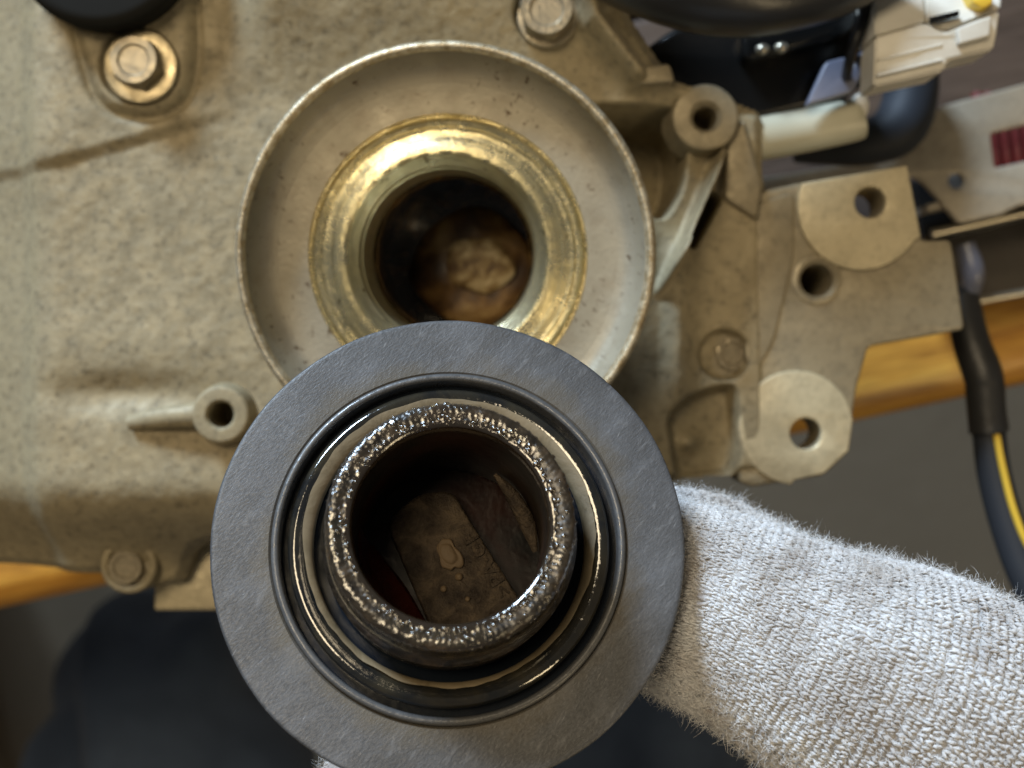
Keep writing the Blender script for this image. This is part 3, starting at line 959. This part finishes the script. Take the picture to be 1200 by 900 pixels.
dr = link('oil_droplets', np_mesh(np.vstack(Vd) * 1e-3, np.vstack(Fd)), M_DROP, tubeo, KM, angle=None)
dr['kind'] = 'stuff'
# well of the cap
wl = [(12.72, 12.3), (12.75, 10), (12.7, 2), (12.7, -4), (12.9, -9), (13.3, -12.5), (0, -12.5)]
wello = link('well', lathe(wl, 96), M_WELL, oilcap, KM)


def on_cap(px, py, zmm):
    """local cap coordinates (mm) of the point at height zmm that is seen at pixel (px, py)"""
    o = Vector((0, 0, CAM_H)); dvec = P(px, py, 1.0) - o
    inv = KM.inverted(); lo = inv @ o; ld = inv.to_3x3() @ dvec
    s = (zmm * 1e-3 - lo.z) / ld.z
    q = lo + ld * s
    return (q.x, q.y)


plo = rounded([on_cap(a, b, -8.5) for a, b in ((452, 612), (490, 578), (530, 574), (552, 612), (622, 722), (560, 790), (520, 770))], .0018)
plate = link('moulded_plate', extrude(plo, (), -.0124, -.0085, .0005), M_PLATE, wello, KM)
# raised lettering on the plate
fc = bpy.data.curves.new('t', 'FONT'); fc.body = '>PA-GF'; fc.size = .0030; fc.extrude = .00014; fc.bevel_depth = .00006; fc.space_character = 1.08
fo = bpy.data.objects.new('tmp', fc); COL.objects.link(fo)
dg = bpy.context.evaluated_depsgraph_get(); dg.update()
tm = bpy.data.meshes.new_from_object(fo.evaluated_get(dg)); bpy.data.objects.remove(fo)
b0 = Vector((*on_cap(600, 694, -8.5), -.0084)); b1 = Vector((*on_cap(541, 599, -8.5), -.0084))
xd = (b1 - b0).normalized(); yd = Vector((0, 0, 1)).cross(xd)
TM = KM @ Matrix.Translation(b0) @ Matrix((xd, yd, Vector((0, 0, 1)))).transposed().to_4x4()
link('lettering', tm, M_PLATE, wello, TM, smooth=False)
# gate mark: a torn blob of plastic
bm = bmesh.new(); bmesh.ops.create_icosphere(bm, subdivisions=4, radius=1)
for v in bm.verts:
    k = 1 + .16 * math.sin(3 * v.co.x + 2) * math.sin(3 * v.co.y + 1) + .06 * math.sin(7 * v.co.x - 5 * v.co.y)
    rr_ = math.hypot(v.co.x, v.co.y)
    v.co = (v.co.x * k * .0017, v.co.y * k * .0026, v.co.z * .0006 * (1 - .7 * math.exp(-((rr_ - .72) / .10) ** 2)))
me = bpy.data.meshes.new('m'); bm.to_mesh(me); bm.free()
gx_, gy_ = on_cap(526, 650, -8.3)
link('gate_mark', me, M_GATE, wello, KM @ Matrix.Translation((gx_, gy_, -.0082)) @ Matrix.Rotation(.45, 4, 'Z'), angle=None)
for (a_, b_, r_) in ((538, 676, .0006), (520, 690, .0005), (548, 702, .0004)):
    gx_, gy_ = on_cap(a_, b_, -8.3)
    bm = bmesh.new(); bmesh.ops.create_icosphere(bm, subdivisions=2, radius=r_)
    me = bpy.data.meshes.new('m'); bm.to_mesh(me); bm.free()
    link('gate_crumb', me, M_GATE, wello, KM @ Matrix.Translation((gx_, gy_, -.0084)), angle=None)
# dark red oil clinging to the side of the well
n_ = 40; Vo = []; Fo = []
for q_ in range(n_ + 1):
    t = math.radians(168 + 92 * q_ / n_); e_ = math.sin(math.pi * q_ / n_) ** .5
    for (dr_, zz) in ((0.0, 1.0), (.55 * e_, -1.5), (1.3 * e_, -5.5), (2.6 * e_, -8.6), (4.2 * e_, -9.6), (5.0 * e_, -12.4)):
        Vo.append(((12.66 - dr_) * math.cos(t) * 1e-3, (12.66 - dr_) * math.sin(t) * 1e-3, (zz - (1 - e_) * 2) * 1e-3))
for q_ in range(n_):
    for k in range(5): Fo.append((q_ * 6 + k, q_ * 6 + k + 1, q_ * 6 + k + 7, q_ * 6 + k + 6))
link('oil_film', mesh(Vo, Fo), M_REDOIL, wello, KM, angle=None)
# pale rib on the well's wall
rp = [on_cap(a, b, -3.0) for a, b in ((580, 556), (600, 580), (618, 612), (628, 645))]
link('wall_rib', tube([(x, y, z) for (x, y), z in zip(rp, (-.0030, -.0032, -.0036, -.0042))], [.0003, .0010, .0012, .0004], 12, 24), M_PLATE, wello, KM)
# knob behind the flange
kb = [(24, -2.42), (32.6, -2.42), (32.8, -3.0), (32.4, -4.2), (28, -5), (27, -6)]
link('flange', lathe(kb, 160), M_KNOB, oilcap, KM)


def grip(r, z, t): return (r + (.7 * math.cos(18 * t) if r > 20 else 0), z)


link('knob', lathe([(27, -5.4), (26.5, -7), (25.5, -20)] + arc(24, -20.5, 1.5, 0, -90, 5) + [(14, -22), (0.01, -22)], 216, grip), M_KNOB, oilcap, KM)

# ================================================================== GLOVED HAND
thumb = [PR(655, 668, .1945, .0060), PR(672, 672, .1940, .0100), PR(720, 682, .1930, .0128), PR(800, 700, .1905, .0148), PR(885, 734, .1880, .0155), PR(965, 780, .1855, .0174), PR(1045, 812, .1850, .0201), PR(1135, 878, .1865, .0229), PR(1230, 958, .1900, .0254), PR(1330, 1040, .198, .027)]
index = [PR(668, 640, .2020, .0050), PR(682, 640, .2020, .0076), PR(740, 637, .2030, .0086), PR(815, 640, .2040, .0090), PR(880, 676, .2060, .0096), PR(960, 748, .2080, .0105), PR(1080, 880, .2090, .0118), PR(1200, 1010, .2085, .0135), PR(1330, 1110, .206, .015)]
middle = [PR(402, 902, .1910, .0048), PR(412, 908, .1918, .0074), PR(460, 936, .1970, .0092), PR(560, 968, .2040, .0098), PR(700, 1002, .2090, .0105), PR(900, 1062, .2110, .0115), PR(1150, 1130, .2120, .0130), PR(1330, 1170, .210, .015)]
ring_f = [PR(470, 995, .2010, .0055), PR(482, 1000, .2030, .0085), PR(560, 1040, .2080, .0095), PR(720, 1085, .2140, .0105), PR(900, 1130, .2180, .0115), PR(1150, 1200, .2200, .0130), PR(1330, 1250, .216, .015)]
little = [PR(640, 1110, .2120, .0050), PR(652, 1116, .2140, .0074), PR(740, 1150, .2190, .0086), PR(900, 1200, .2240, .0100), PR(1150, 1280, .2270, .0120), PR(1330, 1330, .223, .014)]
palm = [PR(1160, 1160, .208, .012), PR(1230, 1160, .207, .026), PR(1400, 1220, .207, .032), PR(1600, 1330, .207, .030), PR(1780, 1430, .207, .028), PR(1950, 1520, .207, .030)]
tq = spline(thumb, 260); kw = 41
tp_ = np.vstack([np.repeat(tq[:1], kw // 2, 0), tq, 2 * tq[-1:] - tq[-2:-kw // 2 - 1:-1][:kw // 2]])
tq = np.stack([np.convolve(tp_[:, c_], np.ones(kw) / kw, 'valid') for c_ in range(4)], 1)
thumb = [tuple(r_) for r_ in tq[::7]]
chains = [(thumb, 60, 36, 1.0), (index, 60, 28, 1.0), (middle, 50, 28, 1.0), (ring_f, 50, 28, 1.0), (little, 50, 28, 1.0), (palm, 50, 36, .8)]
gm = remesh(chains, .0011, 6)
glove = link('knit_glove', gm, M_GROUND, angle=None)
tag(glove, 'off-white fuzzy knit work glove pinching the oil cap from behind', 'glove')
deps = bpy.context.evaluated_depsgraph_get()
bvh = BVHTree.FromPolygons([v.co[:] for v in gm.vertices], [tuple(p.vertices) for p in gm.polygons])

# stitch template: two yarn legs forming a V, unit wale width and row height


def leg(sgn):
    n = 5; sec = 4
    t = np.linspace(-1, 1, sec)
    cxx = sgn * (.29 - .17 * t); cyy = .72 * t; czz = .30 * np.cos(t * 1.35) - .06
    rr = .235 * np.sqrt(np.clip(1.06 - t ** 2, .03, 1))
    th = np.linspace(0, 2 * np.pi, n, endpoint=False)
    Vv = np.stack([cxx[:, None] + rr[:, None] * np.cos(th), cyy[:, None] + 0 * th, czz[:, None] + rr[:, None] * np.sin(th) * 1.05], -1).reshape(-1, 3)
    Fv = [(i * n + j, i * n + (j + 1) % n, (i + 1) * n + (j + 1) % n, (i + 1) * n + j) for i in range(sec - 1) for j in range(n)]
    return Vv, np.array(Fv)


l1v, l1f = leg(1); l2v, l2f = leg(-1)
TV = np.vstack([l1v, l2v]); TF = np.vstack([l1f, l2f + len(l1v)])
SV = []; SF = []; HP = []; HN = []; HT = []


def stitch_chain(chain, wales, row, s0, s1):
    qv = spline(chain, 400)
    C = qv[:, :3]; R = qv[:, 3]
    T, N, B = frames(C)
    s = np.concatenate([[0], np.cumsum(np.linalg.norm(np.diff(C, axis=0), axis=1))])
    tot = s[-1]
    pos = s0 * tot
    while pos < s1 * tot:
        i = int(np.searchsorted(s, pos)); i = min(i, 399)
        wid = 2 * np.pi * R[i] / wales
        for k in range(wales):
            th = 2 * np.pi * (k + .12 * RNG.normal()) / wales
            dirv = math.cos(th) * N[i] + math.sin(th) * B[i]
            p = C[i] + R[i] * dirv + T[i] * row * .13 * RNG.normal()
            hit = bvh.find_nearest(Vector(p))
            if hit[0] is None or hit[3] > .0035: continue
            nv = np.array(hit[1]); nv /= np.linalg.norm(nv)
            if nv @ dirv < .25: continue
            yv = T[i] - nv * (T[i] @ nv); yv /= np.linalg.norm(yv)
            a_ = .16 * RNG.normal(); xv = np.cross(yv, nv)
            yv, xv = yv * math.cos(a_) + xv * math.sin(a_), xv * math.cos(a_) - yv * math.sin(a_)
            kk = 1 + .16 * RNG.normal()
            i2 = min(i + 3, 399); str_ = np.linalg.norm(C[i2] + R[i2] * dirv - C[i] - R[i] * dirv) / max(s[i2] - s[i], 1e-6) if i2 > i else 1.
            str_ = min(max(str_, .7), 1.7)
            loc = np.array(hit[0]) + nv * (.00008 * RNG.normal())
            SF.append(TF + len(SV) * len(TV))
            SV.append(loc + TV[:, 0:1] * xv * wid * kk + TV[:, 1:2] * yv * row * kk * str_ + TV[:, 2:3] * nv * wid * kk)
            HP.append(loc); HN.append(nv); HT.append(yv)
        pos += row


stitch_chain(thumb, 104, .00092, .10, .97)
stitch_chain(index, 56, .00100, .0, .55)
stitch_chain(middle, 50, .00105, .0, .22)
kn_ = link('knit_stitches', np_mesh(np.vstack(SV), np.vstack(SF)), M_YARN, glove, angle=None)
kn_['kind'] = 'stuff'

# fuzz: thin curled fibres
HP = np.array(HP); HN = np.array(HN); HT = np.array(HT)
NH = 125000
ii = RNG.integers(0, len(HP), NH)
seg = 4
L = .0007 + .0013 * RNG.random(NH) ** 2 + .0024 * (RNG.random(NH) < .05) * RNG.random(NH)
p = HP[ii] + HN[ii] * .00045 + RNG.normal(size=(NH, 3)) * .0004
d = HN[ii] * .22 + RNG.normal(size=(NH, 3)) * .6 + HT[ii] * .45 * RNG.choice([-1, 1], NH)[:, None]
d /= np.linalg.norm(d, axis=1)[:, None]
curl = RNG.normal(size=(NH, 3)) * .6
rad = (.000013 + .000013 * RNG.random(NH))
side = RNG.normal(size=(NH, 3))
Vh = []
for sgi in range(seg):
    aa = np.cross(d, side); aa /= np.linalg.norm(aa, axis=1)[:, None]
    rk = (rad * (1 - .5 * sgi / (seg - 1)))[:, None]
    Vh += [p + aa * rk, p - aa * rk]
    p = p + d * (L / (seg - 1))[:, None]
    d = d + curl * .5 + RNG.normal(size=(NH, 3)) * .22; d /= np.linalg.norm(d, axis=1)[:, None]
Vh = np.stack(Vh, 1).reshape(-1, 3)
base = np.array([(i * 2, i * 2 + 1, i * 2 + 3, i * 2 + 2) for i in range(seg - 1)])
Fh = (base[None] + (np.arange(NH) * seg * 2)[:, None, None]).reshape(-1, 4)
fz = link('fuzz', np_mesh(Vh, Fh), M_FUZZ, glove, angle=None)
fz['kind'] = 'stuff'
